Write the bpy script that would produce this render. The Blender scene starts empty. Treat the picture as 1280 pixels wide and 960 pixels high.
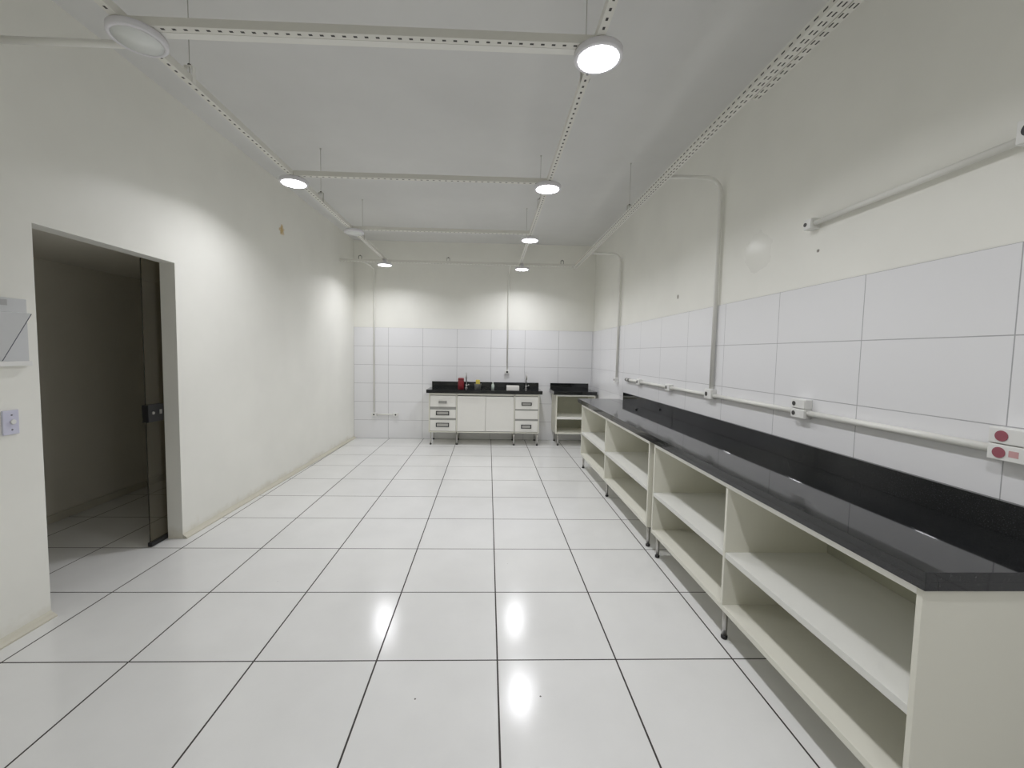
import bpy, bmesh, math, random
from mathutils import Vector, Matrix
random.seed(4)
scene = bpy.context.scene
col = scene.collection
PI = math.pi

# ------------------------------------------------------------------ materials
def mat(name, color, rough=.5, metal=0.0, spec=.5, emit=None, estr=0.0):
    m = bpy.data.materials.new(name); m.use_nodes = True
    b = m.node_tree.nodes['Principled BSDF']
    b.inputs['Base Color'].default_value = (*color, 1)
    b.inputs['Roughness'].default_value = rough
    b.inputs['Metallic'].default_value = metal
    b.inputs['Specular IOR Level'].default_value = spec
    if emit:
        b.inputs['Emission Color'].default_value = (*emit, 1)
        b.inputs['Emission Strength'].default_value = estr
    return m

class N:
    """small node helper"""
    def __init__(s, m):
        s.nt = m.node_tree; s.b = s.nt.nodes['Principled BSDF']
    def new(s, t, **kw):
        n = s.nt.nodes.new(t)
        for k, v in kw.items(): setattr(n, k, v)
        return n
    def link(s, a, b): s.nt.links.new(a, b)
    def math(s, op, a, b=None, c=None):
        n = s.new('ShaderNodeMath', operation=op)
        for i, x in enumerate((a, b, c)):
            if x is None: continue
            if isinstance(x, (int, float)): n.inputs[i].default_value = x
            else: s.link(x, n.inputs[i])
        return n.outputs[0]
    def xyz(s, space='Object'):
        t = s.new('ShaderNodeTexCoord'); x = s.new('ShaderNodeSeparateXYZ')
        s.link(t.outputs[space], x.inputs[0]); return t.outputs[space], x.outputs
    def mix(s, fac, a, b):
        n = s.new('ShaderNodeMix', data_type='RGBA')
        if isinstance(fac, (int, float)): n.inputs[0].default_value = fac
        else: s.link(fac, n.inputs[0])
        for x, i in ((a, 6), (b, 7)):
            if isinstance(x, tuple): n.inputs[i].default_value = (*x, 1)
            else: s.link(x, n.inputs[i])
        return n.outputs[2]
    def noise(s, vec, scale, detail=3, rough=.55):
        n = s.new('ShaderNodeTexNoise'); n.inputs['Scale'].default_value = scale
        n.inputs['Detail'].default_value = detail; n.inputs['Roughness'].default_value = rough
        s.link(vec, n.inputs['Vector']); return n.outputs[0]
    def ramp(s, fac, lo, hi):
        n = s.new('ShaderNodeMapRange'); n.inputs[1].default_value = lo; n.inputs[2].default_value = hi
        n.clamp = True; s.link(fac, n.inputs[0]); return n.outputs[0]
    def bump(s, h, strength, dist=.002):
        n = s.new('ShaderNodeBump'); n.inputs['Strength'].default_value = strength
        n.inputs['Distance'].default_value = dist; s.link(h, n.inputs['Height'])
        s.link(n.outputs[0], s.b.inputs['Normal'])
    def line(s, coord, off, pitch, half):
        """1 on a joint line, repeated at off + k*pitch"""
        a = s.math('SUBTRACT', coord, off); a = s.math('DIVIDE', a, pitch)
        a = s.math('ADD', a, .5); a = s.math('FRACT', a); a = s.math('SUBTRACT', a, .5)
        a = s.math('ABSOLUTE', a); a = s.math('MULTIPLY', a, pitch)
        return s.math('LESS_THAN', a, half), a

def wall_paint(name, c, rough=.42, spots=(), smooth=None, grime=False):
    m = mat(name, c, rough, spec=.4); n = N(m)
    v, (x, y, z) = n.xyz()
    big = n.noise(v, 1.3, 4); 
    c2 = tuple(k * .94 for k in c)
    colr = n.mix(n.ramp(big, .35, .7), c, c2)
    for (sx, sy, sz, r, sc) in spots:
        d = n.new('ShaderNodeVectorMath', operation='DISTANCE'); n.link(v, d.inputs[0]); d.inputs[1].default_value = (sx, sy, sz)
        w = n.math('ADD', d.outputs['Value'], n.math('MULTIPLY', n.math('SUBTRACT', n.noise(v, 28, 3), .5), r * 1.6))
        colr = n.mix(n.ramp(w, r, r * .55), colr, sc)
    if grime:
        low = n.math('SUBTRACT', z, n.math('MULTIPLY', n.ramp(n.noise(v, 6, 4, .6), .35, .75), .09))
        colr = n.mix(n.math('MULTIPLY', n.ramp(low, .06, -.03), .4), colr, (.50, .44, .29))
    n.link(colr, n.b.inputs['Base Color'])
    rg = n.math('ADD', n.math('MULTIPLY', n.noise(v, 2.2, 3), .16), rough - .08)
    if smooth:      # a trowelled patch of filler, smoother than the paint round it
        d = n.new('ShaderNodeVectorMath', operation='DISTANCE'); n.link(v, d.inputs[0]); d.inputs[1].default_value = smooth[:3]
        w = n.math('ADD', d.outputs['Value'], n.math('MULTIPLY', n.math('SUBTRACT', n.noise(v, 7, 3), .5), .22))
        rg = n.math('SUBTRACT', rg, n.math('MULTIPLY', n.ramp(w, smooth[3], smooth[3] * .7), .26))
    n.link(rg, n.b.inputs['Roughness'])
    n.bump(n.noise(v, 14, 4, .55), .06, .006)
    return m

def tile_mat(name, ax, off, pitch, zoff, zpitch, tile, grout, half, rough):
    m = mat(name, tile, rough); n = N(m)
    v, c = n.xyz()
    a, da = n.line(c[ax], off, pitch, half); b, db = n.line(c[2] if ax != 2 else c[1], zoff, zpitch, half)
    j = n.math('MAXIMUM', a, b)
    n.link(n.mix(j, tile, grout), n.b.inputs['Base Color'])
    n.link(n.math('ADD', n.math('MULTIPLY', j, .4), rough), n.b.inputs['Roughness'])
    n.bump(n.math('ADD', n.math('MULTIPLY', j, -1), n.math('MULTIPLY', n.noise(v, 5, 2), .4)), .35, .003)
    return m

# --- floor
def floor_mat():
    m = mat('floor_tile', (.66, .66, .64), .16); n = N(m)
    v, c = n.xyz()
    a, _ = n.line(c[0], .0685, .6, .0040); b, _ = n.line(c[1], 2.013, .6, .0036)
    j = n.math('MAXIMUM', a, b)
    cloud = n.mix(n.ramp(n.noise(v, 2.5, 5), .3, .75), (.77, .77, .755), (.72, .72, .705))
    specks = n.new('ShaderNodeTexVoronoi'); specks.inputs['Scale'].default_value = 5.2; n.link(v, specks.inputs['Vector'])
    sp = n.math('LESS_THAN', specks.outputs['Distance'], .022)
    gate = n.math('GREATER_THAN', n.noise(v, 3.1, 2), .53)
    cloud = n.mix(n.math('MULTIPLY', sp, gate), cloud, (.12, .11, .10))
    n.link(n.mix(j, cloud, (.030, .023, .019)), n.b.inputs['Base Color'])
    n.link(n.math('ADD', n.math('MULTIPLY', j, .5), .14), n.b.inputs['Roughness'])
    grain = n.noise(v, 160, 2, .6)
    n.bump(n.math('ADD', n.math('MULTIPLY', j, -1.2), n.math('MULTIPLY', grain, .45)), .17, .003)
    return m

M = {}
M['floor'] = floor_mat()
M['wall'] = wall_paint('wall_paint', (.86, .855, .80), .46,
    spots=((-2.423, 5.02, 2.91, .065, (.60, .44, .20)),), grime=True)
M['wall_r'] = wall_paint('wall_paint_right', (.86, .855, .80), .44, smooth=(1.869, 2.93, 2.27, .17),
    spots=((1.869, 4.15, 2.13, .022, (.30, .28, .24)), (1.869, 2.38, 2.15, .012, (.25, .23, .2))))
M['ceil'] = wall_paint('ceiling_paint', (.71, .71, .70), .6)
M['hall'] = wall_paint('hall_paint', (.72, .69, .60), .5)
M['tile_b'] = tile_mat('wall_tile_back', 0, -2.355, .6, 1.957, .326, (.81, .81, .822), (.36, .36, .37), .0022, .22)
M['tile_r'] = tile_mat('wall_tile_right', 1, 2.05, .613, 1.957, .326, (.81, .81, .822), (.40, .40, .41), .0020, .22)
M['skirt'] = wall_paint('skirting', (.60, .575, .48), .4)
M['cab'] = mat('cream_board', (.73, .72, .635), .42, spec=.4)
M['cab_shaded'] = mat('cream_board_shaded', (.44, .44, .36), .5, spec=.3)  # cream board darkened, shade inside the open bays put into its colour
M['edge'] = mat('board_edge_band', (.86, .855, .80), .4)
M['shelf'] = mat('shelf_board', (.72, .72, .68), .42)
M['drawer'] = mat('white_front', (.82, .81, .765), .38)
M['gap'] = mat('finger_channel_grey', (.34, .34, .32), .4)
M['chrome'] = mat('leg_metal', (.55, .54, .52), .28, 1.0)
M['foot'] = mat('black_foot', (.015, .015, .015), .5)
M['blackp'] = mat('black_plastic', (.012, .012, .013), .35)
M['white'] = mat('white_plastic', (.80, .80, .775), .35)
M['pvc'] = mat('white_conduit', (.80, .795, .75), .32)
M['rim'] = mat('lamp_rim', (.74, .73, .76), .4)
M['diff_off'] = mat('diffuser_off', (.78, .80, .78), .35)
M['diff_on'] = mat('diffuser_lit', (.9, .9, .9), .4, emit=(.96, .98, 1.0), estr=16)
M['rod'] = mat('zinc_rod', (.50, .49, .45), .5, .3)
M['clip'] = mat('clip_dark', (.10, .095, .085), .5)
M['red'] = mat('red_plastic', (.20, .010, .016), .35)
M['redsock'] = mat('red_socket', (.33, .09, .12), .4)
M['pink'] = mat('faded_sticker', (.62, .36, .36), .6)
M['grey'] = mat('grey_plastic', (.27, .27, .255), .45)
M['sponge'] = mat('yellow_sponge', (.62, .50, .09), .9)
M['bottle'] = mat('pale_bottle', (.55, .62, .56), .3)
M['cloth'] = mat('white_tray', (.82, .80, .76), .55)
M['plate'] = mat('switch_plate', (.62, .62, .74), .35)
M['screw'] = mat('screw_grey', (.20, .20, .22), .4, .6)
M['socket'] = mat('socket_dark', (.06, .058, .055), .4)
M['label'] = mat('holder_label', (.42, .42, .42), .5)
M['darkedge'] = mat('acrylic_edge', (.10, .10, .13), .25)

# granite
g = mat('black_granite', (.012, .013, .014), .05, spec=.6); n = N(g); v, c = n.xyz()
f = n.noise(v, 220, 2, .7)
n.link(n.mix(n.ramp(f, .58, .75), (.010, .011, .012), (.055, .058, .060)), n.b.inputs['Base Color'])
M['granite'] = g
g2 = mat('granite_raw_edge', (.30, .30, .29), .6); M['granite_raw'] = g2
# clear acrylic
a = mat('grey_acrylic', (.62, .63, .64), .18); M['acrylic'] = a
# smoked glass
sg = mat('smoked_glass', (.62, .58, .48), .01)
sg.node_tree.nodes['Principled BSDF'].inputs['Transmission Weight'].default_value = .97
sg.node_tree.nodes['Principled BSDF'].inputs['IOR'].default_value = 1.3
M['smoked'] = sg

def channel_mat(name, side_rows):
    """white perforated steel: dark slot holes along the bottom face, local X is the run"""
    m = mat(name, (.73, .72, .665), .45); n = N(m)
    v, c = n.xyz()
    ge = n.new('ShaderNodeNewGeometry'); s = n.new('ShaderNodeSeparateXYZ'); n.link(ge.outputs['Normal'], s.inputs[0])
    down = n.math('LESS_THAN', s.outputs[2], -.5)
    vert = n.math('LESS_THAN', n.math('ABSOLUTE', s.outputs[2]), .5)
    hl = .013 if side_rows else .0085
    a, _ = n.line(c[0], 0, .05, hl)
    if side_rows:
        r1 = n.math('LESS_THAN', n.math('ABSOLUTE', n.math('SUBTRACT', n.math('ABSOLUTE', c[1]), .010)), .0036)
        r2 = n.math('LESS_THAN', n.math('ABSOLUTE', c[2]), .004)
        hole = n.math('MAXIMUM', n.math('MULTIPLY', down, r1), n.math('MULTIPLY', vert, r2))
    else:
        hole = n.math('MULTIPLY', down, n.math('LESS_THAN', n.math('ABSOLUTE', c[1]), .0055))
    n.link(n.mix(n.math('MULTIPLY', hole, a), (.73, .72, .665), (.035, .032, .028)), n.b.inputs['Base Color'])
    return m
M['chan'] = channel_mat('perforated_channel', False)
M['chan2'] = channel_mat('slotted_channel', True)

# ------------------------------------------------------------------ mesh helpers
def B(): return bmesh.new()
def box(bm, x0, x1, y0, y1, z0, z1, bev=0.0):
    t = bmesh.new()
    bmesh.ops.create_cube(t, size=1)
    for v in t.verts:
        v.co = Vector(((x0 + x1) / 2 + v.co.x * abs(x1 - x0), (y0 + y1) / 2 + v.co.y * abs(y1 - y0), (z0 + z1) / 2 + v.co.z * abs(z1 - z0)))
    if bev: bmesh.ops.bevel(t, geom=list(t.edges), offset=bev, segments=2, affect='EDGES', profile=.6)
    merge(bm, t); return bm
def merge(bm, t):
    me = bpy.data.meshes.new('tmp'); t.to_mesh(me); t.free(); bm.from_mesh(me); bpy.data.meshes.remove(me)
def cyl(bm, p, r, h, axis='Z', seg=24, r2=None, bev=0.0):
    """cylinder from p along +axis"""
    t = bmesh.new()
    bmesh.ops.create_cone(t, cap_ends=True, segments=seg, radius1=r, radius2=r if r2 is None else r2, depth=h)
    if bev: bmesh.ops.bevel(t, geom=[e for e in t.edges if len(e.link_faces) == 2 and e.calc_face_angle() > .8], offset=bev, segments=2, affect='EDGES')
    R = Matrix.Identity(4)
    if axis == 'X': R = Matrix.Rotation(PI / 2, 4, 'Y')
    if axis == 'Y': R = Matrix.Rotation(-PI / 2, 4, 'X')
    d = {'X': Vector((1, 0, 0)), 'Y': Vector((0, 1, 0)), 'Z': Vector((0, 0, 1))}[axis]
    bmesh.ops.transform(t, matrix=Matrix.Translation(Vector(p) + d * h / 2) @ R, verts=t.verts)
    for f in t.faces: f.smooth = len(f.verts) == 4
    merge(bm, t); return bm
def lathe(bm, cx, cy, prof, seg=32):
    """prof = [(r, z)...] closed to the axis"""
    t = bmesh.new(); rings = []
    for r, z in prof:
        if r < 1e-6: rings.append([t.verts.new((cx, cy, z))])
        else: rings.append([t.verts.new((cx + r * math.cos(2 * PI * k / seg), cy + r * math.sin(2 * PI * k / seg), z)) for k in range(seg)])
    for a, b in zip(rings, rings[1:]):
        for k in range(seg):
            k2 = (k + 1) % seg
            if len(a) == 1 and len(b) == 1: continue
            if len(a) == 1: t.faces.new((a[0], b[k2], b[k]))
            elif len(b) == 1: t.faces.new((a[k], a[k2], b[0]))
            else: t.faces.new((a[k], a[k2], b[k2], b[k]))
    bmesh.ops.recalc_face_normals(t, faces=t.faces)
    for f in t.faces: f.smooth = True
    merge(bm, t); return bm
def tube(bm, pts, r, seg=14):
    """round tube along a polyline"""
    t = bmesh.new(); P = [Vector(p) for p in pts]; rings = []
    up = Vector((.31, .52, .79)).normalized()
    for i, p in enumerate(P):
        d = (P[min(i + 1, len(P) - 1)] - P[max(i - 1, 0)]).normalized()
        if i == 0:
            u = d.cross(up).normalized()
        else:
            u = (u - d * u.dot(d)).normalized()
        w = d.cross(u)
        rings.append([t.verts.new(p + r * (math.cos(2 * PI * k / seg) * u + math.sin(2 * PI * k / seg) * w)) for k in range(seg)])
    for a, b in zip(rings, rings[1:]):
        for k in range(seg):
            f = t.faces.new((a[k], a[(k + 1) % seg], b[(k + 1) % seg], b[k])); f.smooth = True
    t.faces.new(rings[0][::-1]); t.faces.new(rings[-1])
    bmesh.ops.recalc_face_normals(t, faces=t.faces)
    merge(bm, t); return bm
def arc(c, u, w, r, a0, a1, n=8):
    c, u, w = Vector(c), Vector(u), Vector(w)
    return [c + r * (math.cos(a0 + (a1 - a0) * k / n) * u + math.sin(a0 + (a1 - a0) * k / n) * w) for k in range(n + 1)]

def obj(name, bm, m, parent=None, loc=None):
    """link bm (world coordinates) as one object with origin at loc / at its root's base"""
    o0 = Vector(loc) if loc is not None else Vector((0, 0, 0))
    p = parent
    if p is not None:
        while p.parent: p = p.parent
        o0 = Vector(p.location)
    bmesh.ops.translate(bm, verts=bm.verts, vec=-o0)
    me = bpy.data.meshes.new(name); bm.to_mesh(me); bm.free()
    me.materials.append(m)
    o = bpy.data.objects.new(name, me); col.objects.link(o)
    if parent is not None: o.parent = parent
    else: o.location = o0
    return o
def tag(o, label, cat, group=None):
    o['label'] = label; o['category'] = cat
    if group: o['group'] = group
    return o
def thing(name, loc, label, cat, group=None):
    o = bpy.data.objects.new(name, None); o.empty_display_size = .05; col.objects.link(o); o.location = loc
    return tag(o, label, cat, group)
def struct(name, bm, m, parent=None):
    o = obj(name, bm, m, parent); 
    if parent is None: o['kind'] = 'structure'
    return o
def dup(root, loc, label, group):
    if root is globals().get('on_'): glow(loc[0], loc[1], PW, loc[2])
    r = root.copy(); col.objects.link(r); r.location = loc; tag(r, label, r['category'], group)
    for ch in list(root.children):
        c = ch.copy(); col.objects.link(c); c.parent = r
        for gch in ch.children:
            d = gch.copy(); col.objects.link(d); d.parent = c
    return r

# ------------------------------------------------------------------ the room
XR, YB, ZC, YF = 1.869, 7.453, 3.45, -2.4
def xl(y): return -2.508 + .0205 * y
D0, D1, DZ, WT = 2.375, 3.375, 2.19, .115
HX = -3.77
struct('floor', box(B(), HX - .1, XR + .1, YF - .1, YB + .1, -.1, 0), M['floor'])
struct('ceiling', box(B(), -2.75, XR + .1, YF - .1, YB + .1, ZC, ZC + .1), M['ceil'])
bm = B()
out = [(YF, 0), (D0, 0), (D0, DZ), (D1, DZ), (D1, 0), (YB + .1, 0), (YB + .1, ZC), (YF, ZC)]
fr = [bm.verts.new((xl(y), y, z)) for y, z in out]; bk = [bm.verts.new((xl(y) - WT, y, z)) for y, z in out]
bm.faces.new(fr); bm.faces.new(bk[::-1])
for i in range(len(out)):
    j = (i + 1) % len(out); bm.faces.new((fr[i], bk[i], bk[j], fr[j]))
bmesh.ops.recalc_face_normals(bm, faces=bm.faces)
struct('wall_left', bm, M['wall'])
struct('wall_back', box(B(), -2.6, XR + .1, YB, YB + .1, 0, ZC), M['wall'])
struct('wall_right', box(B(), XR, XR + .1, YF - .1, YB, 0, ZC), M['wall_r'])
struct('wall_front', box(B(), -2.75, XR, YF - .1, YF, 0, ZC), M['wall'])
# tiled dado, standing proud of the plaster
struct('trim_1', box(B(), xl(YB), XR - .008, YB - .008, YB, 0, 1.957, .001), M['tile_b'])
struct('trim_2', box(B(), XR - .008, XR, YF, YB - .0081, 0, 1.957, .001), M['tile_r'])
# small skirting along the left wall
def skirt(y0, y1):
    bm = B(); pr = [(0, 0), (.034, 0), (.034, .008), (.022, .018), (.010, .024), (0, .036)]
    a = [bm.verts.new((xl(y0) + p, y0, q)) for p, q in pr]; b = [bm.verts.new((xl(y1) + p, y1, q)) for p, q in pr]
    bm.faces.new(a); bm.faces.new(b[::-1])
    for i in range(len(pr)): bm.faces.new((a[i], b[i], b[(i + 1) % len(pr)], a[(i + 1) % len(pr)]))
    bmesh.ops.recalc_face_normals(bm, faces=bm.faces); return bm
struct('baseboard_left', skirt(YF, D0), M['skirt'])
struct('baseboard_left.001', skirt(D1, YB - .01), M['skirt'])
# dark room beyond the doorway
struct('wall_hall', box(B(), HX - .1, HX, YF, YB, 0, 2.3), M['hall'])
struct('ceiling_hall', box(B(), HX, xl(3) - WT - .03, YF, YB, 2.26, 2.36), M['hall'])
struct('wall_hall_end', box(B(), HX, xl(YB) - WT - .01, YB - .1, YB, 0, 2.26), M['hall'])
struct('wall_hall_front', box(B(), HX, xl(YF) - WT - .01, YF, YF + .1, 0, 2.26), M['hall'])
struct('baseboard_hall', box(B(), HX, HX + .02, YF + .1, YB - .1, 0, .07, .004), M['skirt'])
# sliding smoked glass door, pushed open behind the wall
door = bpy.data.objects.new('door_1', None); col.objects.link(door); door.location = (-2.575, 3.72, 0); door['kind'] = 'structure'
gx0, gx1 = -2.581, -2.571
obj('glass_panel', box(B(), gx0, gx1, 3.225, 4.22, .035, 2.20, .001), M['smoked'], door)
obj('bottom_guide', box(B(), gx0 - .012, gx1 + .012, 3.222, 4.22, .004, .036, .003), M['blackp'], door)
lk = obj('lock', box(B(), gx0 - .02, gx1 + .02, 3.218, 3.37, .965, 1.10, .006), M['blackp'], door)
bm = B(); cyl(bm, (gx1 + .02, 3.262, 1.035), .011, .006, 'X'); box(bm, gx1 + .02, gx1 + .025, 3.322, 3.345, 1.02, 1.055, .002)
obj('lock_cylinder', bm, M['chrome'], lk)

# ------------------------------------------------------------------ open shelf units
def leg(root, x, y, h, m='chrome'):
    l = obj('leg', cyl(B(), (x, y, .018), .0135, h - .018, seg=20), M[m], root)
    obj('foot', cyl(B(), (x, y, 0), .017, .02, seg=20, bev=.003), M['foot'], l)

XF = 1.283; XBK = XR - .012
def shelf_unit(y0, y1, divs, label, legs, zb=.172):
    r = thing('open_shelf_unit', ((XF + XBK) / 2, (y0 + y1) / 2, 0), label, 'shelf unit', 'open shelf units')
    t = .018
    for a in (y0, y1 - t): obj('side_panel', box(B(), XF, XBK, a, a + t, zb, .868, .0012), M['cab'], r)
    obj('top_board', box(B(), XF, XBK, y0 + t, y1 - t, .842, .868, .0012), M['edge'], r)
    obj('bottom_board', box(B(), XF, XBK, y0 + t, y1 - t, zb, zb + .028, .0012), M['cab'], r)
    obj('back_panel', box(B(), XBK - .012, XBK, y0 + t, y1 - t, zb + .028, .838), M['cab_shaded'], r)
    edges = [y0 + t] + [k for d in divs for k in (d - t / 2, d + t / 2)] + [y1 - t]
    for d in divs: obj('divider', box(B(), XF, XBK - .012, d - t / 2, d + t / 2, zb + .028, .838, .0012), M['cab'], r)
    for a, b in zip(edges[::2], edges[1::2]):
        obj('shelf', box(B(), XF + .002, XBK - .012, a, b, .462, .492, .0012), M['shelf'], r)
    for y in legs: leg(r, XF + .032, y, zb); leg(r, XBK - .07, y, zb)
    return r
shelf_unit(1.15, 3.145, [2.16], 'long open cream shelf unit nearest the camera under black worktop', (1.21, 2.17, 3.085))
shelf_unit(3.235, 5.645, [4.478], 'open cream shelf unit under the far half of the long black worktop', (3.275, 4.455, 5.60))
# corner unit on the back wall
CY = 6.95; t = .018
r = thing('open_shelf_unit', (1.475, 7.19, 0), 'short open cream shelf unit in the back right corner beside white drawers', 'shelf unit', 'open shelf units')
c0, c1, cz = 1.145, 1.805, .205; cb = YB - .012
for a in (c0, c1 - t): obj('side_panel', box(B(), a, a + t, CY, cb, cz, .868, .0012), M['cab'], r)
obj('top_board', box(B(), c0 + t, c1 - t, CY, cb, .842, .868, .0012), M['edge'], r)
obj('bottom_board', box(B(), c0 + t, c1 - t, CY, cb, cz, cz + .025, .0012), M['cab'], r)
obj('back_panel', box(B(), c0 + t, c1 - t, cb - .012, cb, cz + .025, .838), M['cab_shaded'], r)
obj('shelf', box(B(), c0 + t, c1 - t, CY + .002, cb - .012, .455, .495, .0012), M['edge'], r)
for x in (c0 + .05, c1 - .05): leg(r, x, CY + .06, cz); leg(r, x, cb - .06, cz)

# ------------------------------------------------------------------ worktops
ZT = .925
def worktop(loc, label, slab, splash, parts_axis):
    r = thing('granite_worktop', loc, label, 'worktop', 'black granite worktops')
    bm = B(); x0, x1, y0, y1 = slab
    box(bm, x0, x1, y0, y1, .897, ZT, .0018)
    if parts_axis == 'Y':    # built-up front and near edge with a fine joint
        box(bm, x0 + .001, x0 + .04, y0 + .001, y1, .8685, .8968, .0015); box(bm, x0 + .04, x1, y0 + .001, y0 + .04, .8685, .8968, .0015)
    else:
        box(bm, x0, x1, y0 + .001, y0 + .04, .8685, .8968, .0015); box(bm, x0 + .001, x0 + .04, y0 + .04, y1, .8685, .8968, .0015); box(bm, x1 - .04, x1 - .001, y0 + .04, y1, .8685, .8968, .0015)
    obj('slab', bm, M['granite'], r)
    obj('backsplash', box(B(), *splash, .0015), M['granite'], r)
    return r
worktop((1.57, 3.5, .8685), 'long black granite worktop on the open shelves along the right wall',
        (XF - .012, XR - .0085, 1.135, 5.86), (XR - .030, XR - .0085, 1.135, 5.64, ZT + .0003, 1.040), 'Y')
worktop((-.05, 7.2, .8685), 'black granite worktop over the white drawer cabinet at the back wall',
        (-1.015, .91, 6.925, YB - .0085), (-.985, .90, YB - .030, YB - .0085, ZT + .0003, 1.03), 'X')
cw = worktop((1.45, 7.2, .8685), 'short black granite worktop on the open shelves in the back right corner',
        (1.10, 1.825, 6.925, YB - .0085), (1.11, 1.79, YB - .030, YB - .0085, ZT + .0003, 1.03), 'X')
obj('raw_edge', box(B(), 1.0975, 1.0999, 6.93, YB - .03, .899, .923), M['granite_raw'], cw)

# ------------------------------------------------------------------ drawer cabinet
r = thing('drawer_cabinet', (-.055, 7.19, 0), 'white cabinet with drawers on both sides and two middle doors, at back wall', 'cabinet')
s0, s1, sz = -.975, .865, .21
bm = B()
for a in (s0, -.523, .440, s1 - t): box(bm, a, a + t, CY, cb, sz, .868, .0012)
box(bm, s0 + t, s1 - t, CY, cb, .836, .868, .0012); box(bm, s0 + t, s1 - t, CY, cb, sz, sz + .018, .0012)
box(bm, s0 + t, s1 - t, cb - .01, cb, sz + .018, .836)
obj('carcass', bm, M['cab'], r)
def drawers(x0, x1, zs, handles):
    for (za, zb_), h in zip(zs, handles):
        d = obj('drawer', box(B(), x0, x1, CY - .002, CY + .42, za, zb_, .0015), M['drawer'], r)
        if h:
            hx, hz, hw, hh, dark = h
            bm = B()
            for q in ((hx - hw, hx + hw, hz + hh - .010, hz + hh), (hx - hw, hx + hw, hz - hh, hz - hh + .010),
                      (hx - hw, hx - hw + .014, hz - hh, hz + hh), (hx + hw - .014, hx + hw, hz - hh, hz + hh)):
                box(bm, q[0], q[1], CY - .016, CY - .002, q[2], q[3], .002)
            hd = obj('handle', bm, M['blackp'] if dark else M['gap'], d)
            obj('handle_insert', box(B(), hx - hw + .014, hx + hw - .014, CY - .008, CY - .002, hz - hh + .010, hz + hh - .010, .001), M['chrome'], hd)
lz = [(.640, .826), (.452, .592), (.236, .418)]
drawers(s0 + t + .004, -.527, lz, [(-.745, .718, .065, .021, False), (-.745, .535, .108, .034, True), (-.745, .337, .108, .034, True)])
drawers(.462, s1 - t - .004, [(.618, .826), (.452, .592), (.236, .418)], [(.650, .705, .085, .026, True), None, (.650, .325, .085, .032, True)])
for x0, x1 in ((s0 + t, -.525), (.460, s1 - t)):
    for za, zb_ in ((.5925, .6395 if x0 < -.5 else .6175), (.4185, .4515)):
        obj('finger_channel', box(B(), x0 + .001, x1 - .001, CY + .005, CY + .03, za, zb_), M['gap'], r)
for x0, x1 in ((-.502, -.034), (-.030, .437)):
    obj('door', box(B(), x0, x1, CY - .002, CY + .018, .236, .822, .0015), M['drawer'], r)
for x in (-.945, -.508, .449, .840): leg(r, x, CY + .035, sz); leg(r, x, cb - .05, sz)

# ------------------------------------------------------------------ things on the worktops
def on(x, y, name, label, cat): return thing(name, (x, y, ZT), label, cat)
k = on(-.455, 7.08, 'red_jar', 'dark red plastic jar on the black worktop beside the left tap', 'jar')
obj('body', lathe(B(), -.455, 7.08, [(0, ZT), (.046, ZT), (.052, ZT + .01), (.052, ZT + .14), (.046, ZT + .155), (0, ZT + .155)]), M['red'], k)
obj('lid', lathe(B(), -.455, 7.08, [(0, ZT + .155), (.05, ZT + .155), (.051, ZT + .18), (.044, ZT + .192), (0, ZT + .194)]), M['red'], k)
def tap(x, label):
    k = on(x, 7.30, 'tap', label, 'tap')
    bm = B(); cyl(bm, (x, 7.30, ZT), .024, .014, bev=.003); cyl(bm, (x, 7.30, ZT + .014), .014, .05)
    obj('base', bm, M['chrome'], k)
    p = [(x, 7.30, ZT + .06), (x, 7.30, ZT + .20)] + arc((x, 7.24, ZT + .21), (0, 1, 0), (0, 0, 1), .06, 0, PI, 10) + [(x, 7.18, ZT + .17)]
    obj('spout', tube(B(), p, .0095), M['chrome'], k)
    bm = B(); tube(bm, [(x, 7.29, ZT + .05), (x + .045, 7.27, ZT + .062)], .006); cyl(bm, (x + .04, 7.272, ZT + .048), .011, .028)
    obj('handle', bm, M['chrome'], k)
tap(-.375, 'thin chrome gooseneck tap just right of the red jar')
tap(.665, 'thin chrome gooseneck tap on the black worktop right of the white tray')
k = on(-.170, 7.06, 'grey_cup', 'grey plastic cup holding a yellow sponge on the black worktop', 'cup')
obj('body', lathe(B(), -.170, 7.06, [(0, ZT), (.052, ZT), (.060, ZT + .095), (.063, ZT + .098), (.056, ZT + .098), (.050, ZT + .012), (0, ZT + .012)]), M['grey'], k)
bm = box(B(), -.205, -.135, 7.045, 7.08, ZT + .014, ZT + .165, .008)
tag(obj('sponge', bm, M['sponge'], loc=(-.170, 7.06, ZT + .014)), 'yellow sponge standing in the grey cup', 'sponge')
k = on(.085, 7.20, 'soap_bottle', 'small pale bottle on the worktop between the grey cup and white tray', 'bottle')
obj('body', lathe(B(), .085, 7.20, [(0, ZT), (.022, ZT), (.025, ZT + .006), (.025, ZT + .075), (.010, ZT + .095), (.010, ZT + .105), (0, ZT + .105)]), M['bottle'], k)
obj('cap', lathe(B(), .085, 7.20, [(0, ZT + .105), (.012, ZT + .105), (.012, ZT + .13), (0, ZT + .132)]), M['white'], k)
bm = B(); box(bm, .315, .525, 7.0, 7.13, ZT, ZT + .010, .004)
for q in ((.315, .525, 7.0, 7.012), (.315, .525, 7.118, 7.13), (.315, .327, 7.012, 7.118), (.513, .525, 7.012, 7.118)): box(bm, *q, ZT + .008, ZT + .075, .004)
tag(obj('tray', bm, M['cloth'], loc=(.42, 7.065, ZT)), 'white rectangular plastic tray on the black worktop at the back wall', 'tray')
tag(obj('bottle_cap', lathe(B(), 1.70, 4.72, [(0, ZT), (.013, ZT), (.013, ZT + .012), (.010, ZT + .015), (0, ZT + .015)]), M['blackp'], loc=(1.70, 4.72, ZT)),
    'tiny black cap lying on the long worktop', 'cap')

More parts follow.
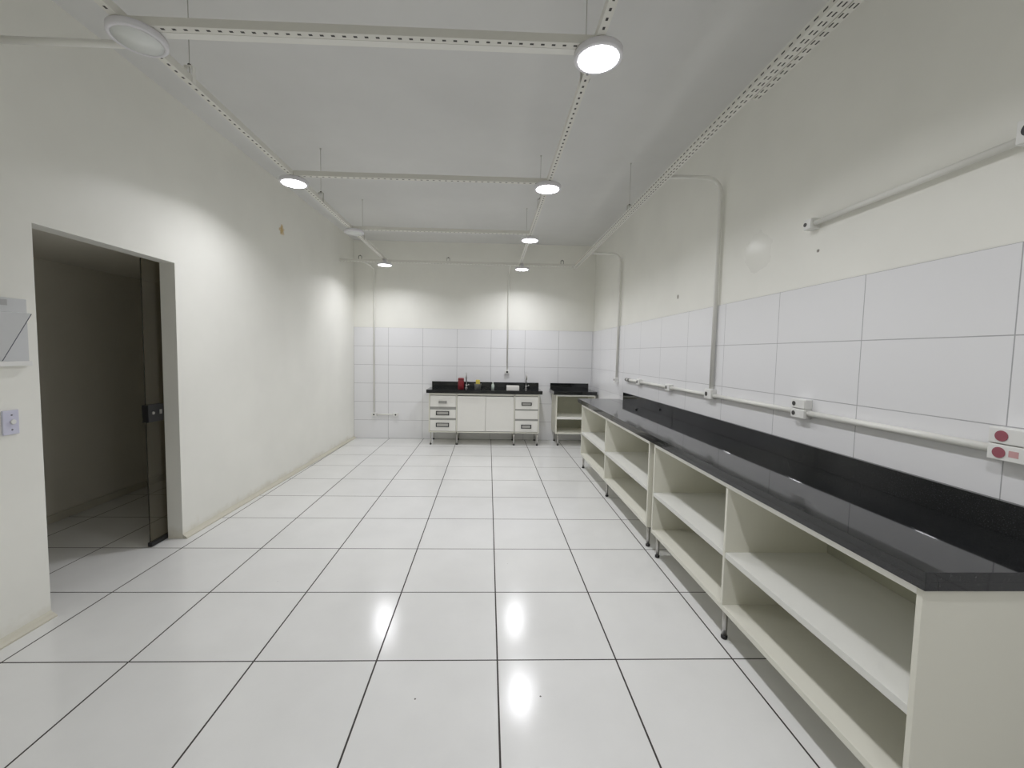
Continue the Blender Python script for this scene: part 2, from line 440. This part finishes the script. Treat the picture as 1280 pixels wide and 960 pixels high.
# ------------------------------------------------------------------ ceiling channels
ZR0, ZR1 = 2.95, 2.988
def channel(a, b, label, m='chan', w=.038, solid=False):
    """square channel hung below the ceiling; local X along the run"""
    a, b = Vector(a), Vector(b); L = (b - a).length; mid = (a + b) / 2
    bm = B(); h = ZR1 - ZR0; th = .003
    box(bm, -L / 2, L / 2, -w / 2, w / 2, -h / 2, -h / 2 + th)
    box(bm, -L / 2, L / 2, -w / 2, -w / 2 + th, -h / 2 + th, h / 2); box(bm, -L / 2, L / 2, w / 2 - th, w / 2, -h / 2 + th, h / 2)
    box(bm, -L / 2, L / 2, -w / 2 + th, -w / 2 + .011, h / 2 - th, h / 2); box(bm, -L / 2, L / 2, w / 2 - .011, w / 2 - th, h / 2 - th, h / 2)
    o = obj('perforated_channel' if not solid else 'cable_channel', bm, M[m] if not solid else M['pvc'])
    o.location = mid; o.rotation_euler = (0, 0, math.atan2(b.y - a.y, b.x - a.x))
    return tag(o, label, 'cable channel', 'ceiling cable channels')
zc = (ZR0 + ZR1) / 2
XLr, XCr, XRr = -1.625, .478, 1.39
channel((XLr, .9, zc), (XLr, 7.0, zc), 'long perforated white channel running to the back above the left row of lamps')
channel((XCr, .6, zc), (XCr, 7.1, zc), 'long perforated white channel running to the back above the middle row of lamps')
channel((XRr, .6, zc), (XRr, 6.95, zc), 'long slotted white channel near the right wall running to the back', 'chan2', .056)
channel((XRr + .052, .6, zc), (XRr + .052, 2.36, zc), 'short second slotted channel beside the long one near the right wall', 'chan2')
CR = [2.01, 3.575, 5.06, 6.81]
e = .0195
channel((XLr + e, CR[0], zc), (XCr - e, CR[0], zc), 'perforated cross channel between the unlit lamp and the nearest lit lamp')
channel((XLr + e, CR[0] + .04, zc), (XCr - e, CR[0] + .04, zc), 'plain cross channel lying against the nearest perforated cross channel', solid=True)
channel((XLr + e, CR[1], zc), (XCr - e, CR[1], zc), 'second perforated cross channel from the camera, between two lit lamps')
channel((XLr + e, CR[2], zc), (XCr - e, CR[2], zc), 'third perforated cross channel from the camera, starting at the far unlit lamp')
channel((xl(CR[3]), CR[3], zc), (XLr - e, CR[3], zc), 'short perforated cross channel joining the left wall near the back')
channel((XLr + e, CR[3], zc), (XCr - e, CR[3], zc), 'farthest perforated cross channel, between the two back lamps')
channel((XCr + e, CR[3], zc), (XRr - .0285, CR[3], zc), 'perforated cross channel near the back, right of the middle lamp row')

def hanger(x, y, label, big=False, rod=True):
    r = thing('ceiling_hanger', (x, y, ZR1), label, 'hanger', 'threaded channel hangers')
    bm = B()
    if rod: cyl(bm, (x, y, ZR1 + .002), .0022, ZC - ZR1 - .002, seg=10); (cyl(bm, (x, y, ZC - .006), .008, .006, seg=16) if rod else None)
    if rod: obj('rod', bm, M['rod'], r)
    bm = B(); s_ = .022
    for sx in (-s_, s_): box(bm, x + sx - .0015, x + sx + .0015, y - .012, y + .012, ZR0 + .004, ZR1 + .05)
    box(bm, x - s_, x + s_, y - .012, y + .012, ZR1 + .05, ZR1 + .053)
    obj('clip', bm, M['pvc'] if big else M['rod'] if rod else M['clip'], r)
    bm = B(); cyl(bm, (x, y, ZR1 + .053), .009, .010, seg=6)
    obj('nut', bm, M['clip'], r)
    if big: obj('wedge_clamp', box(B(), x - .045, x - .0236, y - .012, y + .012, ZR1 + .01, ZR1 + .035, .002), M['clip'], r)
hanger(XLr, 2.40, 'threaded hanger with white clip beside the near unlit lamp', True)
hanger(XLr, 4.17, 'threaded hanger on the left channel just beyond a lit lamp')
hanger(XLr, 5.5, 'threaded hanger on the left channel beyond the far unlit lamp')
hanger(XCr, 4.17, 'threaded hanger on the middle channel between second and third lamps')
hanger(XCr, 5.65, 'threaded hanger on the middle channel beyond the third lamp')
hanger(XCr, 2.26, 'threaded hanger on the middle channel behind the brightest lamp')
hanger(XRr, 4.27, 'threaded hanger on the right channel halfway down the room')
hanger(-2.05, CR[3], 'dark clip on the back channel near the left wall', rod=False)
hanger(-.66, CR[3], 'dark clip on the back channel halfway between the two back lamps', rod=False)
hanger(1.16, CR[3], 'dark clip on the back channel near the right channel', rod=False)

# ------------------------------------------------------------------ round LED panels
ZL = ZR0 - .001
PW, SPREAD = 10.6, 152
def glow(x, y, power, z=None):
    l = bpy.data.lights.new('area_light', 'AREA'); l.shape = 'DISK'; l.size = .186
    l.energy = power; l.color = (.975, .975, 1.02); l.spread = math.radians(SPREAD)
    o = bpy.data.objects.new('area_light', l); col.objects.link(o); o.location = (x, y, (ZL if z is None else z) - .0335)
    return o
def lamp(x, y, lit, label):
    r = thing('round_ceiling_lamp', (x, y, ZL), label, 'ceiling lamp', 'round ceiling lamps')
    h, R0, R1 = .032, .112, .095
    obj('housing', lathe(B(), x, y, [(0, ZL), (R0 - .004, ZL), (R0, ZL - .004), (R0, ZL - h + .004), (R0 - .004, ZL - h), (R1, ZL - h), (R1, ZL - h + .006), (0, ZL - h + .006)], 48), M['rim'], r)
    obj('diffuser', lathe(B(), x, y, [(0, ZL - h + .001), (R1 - .0006, ZL - h + .001), (R1 - .0006, ZL - h + .0055), (0, ZL - h + .0055)], 48), M['diff_on' if lit else 'diff_off'], r)
    if lit: glow(x, y, PW)
    return r
G = 'round ceiling lamps'
def spacer(r):  # added part: lowers the back lamps so their light spreads on the wall
    x, y, z = r.location
    bm = B(); cyl(bm, (x, y, z), .030, .0605, bev=.002); obj('spacer', bm, M['rim'], r)
on_ = lamp(XCr + .015, 2.045, True, 'brightest lit round lamp, nearest in the middle row')
off = lamp(-1.61, 2.045, False, 'unlit round lamp nearest the camera at top left')
ZB = ZL
dup(on_, (XCr - .003, 3.61, ZB), 'lit round lamp second from camera in the middle row', G)
dup(on_, (XCr + .006, 5.22, ZB), 'lit round lamp third from camera in the middle row', G)
bl = dup(on_, (XCr + .028, 6.68, ZB - .06), 'lit round lamp at the back end of the middle row', G)
spacer(bl)
dup(on_, (-1.645, 3.65, ZB), 'lit round lamp in the left row, nearer of its two lit ones', G)
dup(off, (-1.60, 5.09, ZB), 'unlit round lamp farther back in the left row', G)
bl = dup(on_, (XLr + .012, 6.60, ZB - .06), 'lit round lamp at the back end of the left row', G)
spacer(bl)

# unseen lights added above and behind the camera to brighten the near bench
glow(XCr, .45, PW); glow(XCr, -1.1, PW)

# ------------------------------------------------------------------ conduits
WX = XR - .008          # face of the right tiling
RC = .0165
def conduit(pts, label, r=RC): 
    o = obj('conduit', tube(B(), pts, r), M['pvc'], loc=pts[0]); return tag(o, label, 'conduit', 'white surface conduits')
cx = XR - RC - .013; cy = YB - RC - .0082
def wall_drop_r(y, z0, label):
    pts = [(XRr + .0285, y, 2.965), (cx - .12, y, 2.965)] + arc((cx - .12, y, 2.845), (0, 0, 1), (1, 0, 0), .12, 0, PI / 2, 8)[1:] + [(cx, y, z0)]
    return conduit(pts, label)
wall_drop_r(5.95, 1.225, 'vertical conduit on the right wall near the back corner, bending to the channel')
wall_drop_r(3.395, 1.277, 'tall vertical conduit in the middle of the right wall, bending to the channel')
def wall_drop_b(x, z0, label):
    pts = [(x, CR[3] + .021, 2.965), (x, cy - .10, 2.965)] + arc((x, cy - .10, 2.865), (0, 0, 1), (0, 1, 0), .10, 0, PI / 2, 8)[1:] + [(x, cy, z0)]
    return conduit(pts, label, .0125)
wall_drop_b(-2.0, .458, 'long thin vertical conduit on the back wall near the left corner')
wall_drop_b(.335, 1.245, 'thin vertical conduit on the back wall above the drawer cabinet')
conduit([(-1.955, cy, .428), (-1.665, cy, .428)], 'short horizontal conduit low on the back wall between two outlet boxes', .0125)
ZH = 1.222
ends = [5.50, 5.19]
for y0, y1, lab in ((4.994, 4.252, 'horizontal conduit on the right tiles between first and second outlet boxes from back'),
                    (4.148, 3.462, 'horizontal conduit on the right tiles left of the vertical conduit foot'),
                    (3.348, 2.449, 'horizontal conduit on the right tiles between vertical conduit foot and double outlet'),
                    (2.335, 1.454, 'horizontal conduit on the right tiles ending at the red outlets')):
    conduit([(cx, y0, ZH), (cx, y1, ZH)], lab)
conduit([(cx, 2.375, 2.305), (cx, 1.455, 2.305)], 'horizontal conduit high on the right wall above the tiles', .0145)
conduit([(xl(2.2), 2.2, 3.005), (XLr + .012, 2.2, 3.005)], 'short conduit from the left wall to the near unlit lamp', .0165)

def outlet(c, size, label, axis, sock=('socket', 0, .016), extra=None):
    """small surface box; axis 'X' faces -X (right wall), 'Y' faces -Y (back wall)"""
    y0 = Vector(c); w, h, d = size
    r = thing('outlet_box', c, label, 'outlet', 'surface outlet boxes')
    if axis == 'X':
        obj('body', box(B(), c[0] - d, c[0], c[1] - w / 2, c[1] + w / 2, c[2] - h / 2, c[2] + h / 2, .004), M['white'], r)
        f = obj('cover', box(B(), c[0] - d - .004, c[0] - d, c[1] - w / 2 + .003, c[1] + w / 2 - .003, c[2] - h / 2 + .003, c[2] + h / 2 - .003, .0015), M['white'], r)
        obj('socket', cyl(B(), (c[0] - d - .0065, c[1] + sock[1], c[2]), sock[2], .0026, 'X'), M[sock[0]], r)
        if extra: obj('sticker', box(B(), c[0] - d - .0046, c[0] - d - .004, c[1] + extra[0], c[1] + extra[1], c[2] - .010, c[2] + .012), M['pink'], r)
    else:
        obj('body', box(B(), c[0] - w / 2, c[0] + w / 2, c[1] - d, c[1], c[2] - h / 2, c[2] + h / 2, .004), M['white'], r)
        obj('socket', cyl(B(), (c[0] + sock[1], c[1] - d - .0025, c[2]), sock[2], .0026, 'Y'), M[sock[0]], r)
    return r
BX = WX - .0002; BY = YB - .0082
outlet((BX, 5.04, ZH), (.09, .066, .04), 'white outlet box on the right tiles, first from the back', 'X', ('socket', .018, .017))
outlet((BX, 4.20, ZH), (.10, .066, .04), 'white outlet box on the right tiles, second from the back', 'X', ('socket', .018, .017))
outlet((BX, 3.405, ZH + .01), (.11, .08, .042), 'white outlet box at the foot of the tall middle conduit', 'X', ('socket', .02, .018))
outlet((BX, 2.392, 1.272), (.11, .055, .042), 'upper box of the double white outlet in the middle of right tiles', 'X', ('socket', .03, .013))
outlet((BX, 2.392, 1.2155), (.11, .055, .042), 'lower box of the double white outlet in the middle of right tiles', 'X', ('socket', .03, .013))
outlet((BX, 1.392, 1.275), (.12, .058, .045), 'upper box of the red socket pair at the right edge', 'X', ('redsock', .018, .019))
outlet((BX, 1.392, 1.2155), (.12, .058, .045), 'lower box of the red socket pair at the right edge, with pink sticker', 'X', ('redsock', .022, .019), (-.034, -.006))
outlet((XR - .0002, 2.405, 2.305), (.06, .06, .05), 'white end box of the high conduit on the right wall', 'X', ('socket', .014, .011))
outlet((XR - .0002, 1.378, 2.325), (.15, .085, .05), 'white box with black socket, top right edge on the high conduit', 'X', ('blackp', .036, .022))
outlet((BX, 5.95, 1.19), (.07, .065, .05), 'white outlet box under the conduit near the back corner', 'X', ('socket', .012, .015))
outlet((-2.0, BY, .428), (.085, .06, .045), 'left outlet box low on the back wall under the thin conduit', 'Y', ('socket', .0, .014))
outlet((-1.62, BY, .428), (.085, .06, .045), 'right outlet box low on the back wall beside the drawer cabinet', 'Y', ('socket', .0, .014))
outlet((.335, BY, 1.215), (.08, .06, .045), 'outlet box on the back tiles above the white tray', 'Y', ('blackp', 0, .018))
# capped grey-brown stub at the far end of the low conduit
k = thing('conduit_stub', (cx, 5.36, ZH), 'grey conduit stub with dark cap at the far end of the right tiles', 'conduit')
obj('pipe', tube(B(), [(cx, 5.087, ZH), (cx, 5.49, ZH)], .019), M['pvc'], k)
bm = B(); cyl(bm, (cx, 5.49, ZH), .022, .04, 'Y'); obj('end_cap', bm, M['grey'], k)
obj('collar', cyl(B(), (cx, 5.38, ZH), .023, .05, 'Y'), M['grey'], k)

# ------------------------------------------------------------------ left wall
k = thing('light_switch', (xl(2.222), 2.222, 1.135), 'bluish white light switch on the left wall beside the doorway', 'switch')
x0 = xl(2.222) + .0012
obj('plate', box(B(), x0, x0 + .009, 2.185, 2.259, 1.072, 1.198, .003), M['plate'], k)
obj('rocker', cyl(B(), (x0 + .009, 2.228, 1.137), .013, .008, 'X', bev=.002), M['white'], k)
for z in (1.097, 1.173): obj('screw', cyl(B(), (x0 + .009, 2.225, z), .004, .0015, 'X', 12), M['screw'], k)
k = thing('leaflet_holder', (xl(2.2), 2.15, 1.425), 'grey acrylic leaflet holder with a slanted front on the left wall', 'holder')
x0 = xl(2.2) + .003
obj('back_plate', box(B(), x0, x0 + .004, 1.99, 2.326, 1.435, 1.775, .0015), M['acrylic'], k)
obj('ledge', box(B(), x0, x0 + .03, 1.99, 2.318, 1.425, 1.450, .003), M['white'], k)
bm = B(); a = [(x0 + .008, 1.452), (x0 + .019, 1.452), (x0 + .172, 1.690), (x0 + .161, 1.692)]
va = [bm.verts.new((p, 1.99, q)) for p, q in a]; vb = [bm.verts.new((p, 2.185, q)) for p, q in a]
bm.faces.new(va); bm.faces.new(vb[::-1])
for i in range(4): bm.faces.new((va[i], vb[i], vb[(i + 1) % 4], va[(i + 1) % 4]))
bmesh.ops.recalc_face_normals(bm, faces=bm.faces)
obj('front_panel', bm, M['acrylic'], k)
bm = B(); va = [bm.verts.new((p, 2.1852, q)) for p, q in a]; vb = [bm.verts.new((p, 2.190, q)) for p, q in a]
bm.faces.new(va); bm.faces.new(vb[::-1])
for i in range(4): bm.faces.new((va[i], vb[i], vb[(i + 1) % 4], va[(i + 1) % 4]))
bmesh.ops.recalc_face_normals(bm, faces=bm.faces)
obj('dark_edge', bm, M['darkedge'], k)
obj('sticker', box(B(), x0 + .004, x0 + .0048, 2.13, 2.235, 1.735, 1.765), M['label'], k)

# ------------------------------------------------------------------ world, camera, view
w = bpy.data.worlds.new('World'); scene.world = w; w.use_nodes = True
w.node_tree.nodes['Background'].inputs[0].default_value = (.5, .55, .6, 1); w.node_tree.nodes['Background'].inputs[1].default_value = .05
F, yaw, pitch, roll, H = 524.8607, .0314729, -.0621553, .0177123, 1.5326
cy_, sy_ = math.cos(yaw), math.sin(yaw); cp, sp = math.cos(pitch), math.sin(pitch); cr, sr = math.cos(roll), math.sin(roll)
fw = Vector((sy_ * cp, cy_ * cp, sp)); rt = Vector((cy_, -sy_, 0)); up = rt.cross(fw)
r2 = cr * rt + sr * up; u2 = -sr * rt + cr * up
cam = bpy.data.cameras.new('camera'); co = bpy.data.objects.new('camera', cam); col.objects.link(co)
co.matrix_world = Matrix(((r2.x, u2.x, -fw.x, 0), (r2.y, u2.y, -fw.y, 0), (r2.z, u2.z, -fw.z, H), (0, 0, 0, 1)))
cam.sensor_width = 36; cam.lens = F * 36 / 1280
cam.shift_x = (640 - 626.511) / 1280; cam.shift_y = (475.007 - 480) / 1280
cam.clip_start = .05
scene.camera = co
try:
    scene.cycles.max_bounces = 16; scene.cycles.diffuse_bounces = 12; scene.cycles.glossy_bounces = 6
except Exception: pass
vs = scene.view_settings
vs.view_transform = 'Standard'; vs.look = 'None'; vs.gamma = 1; vs.exposure = 0; vs.use_curve_mapping = False
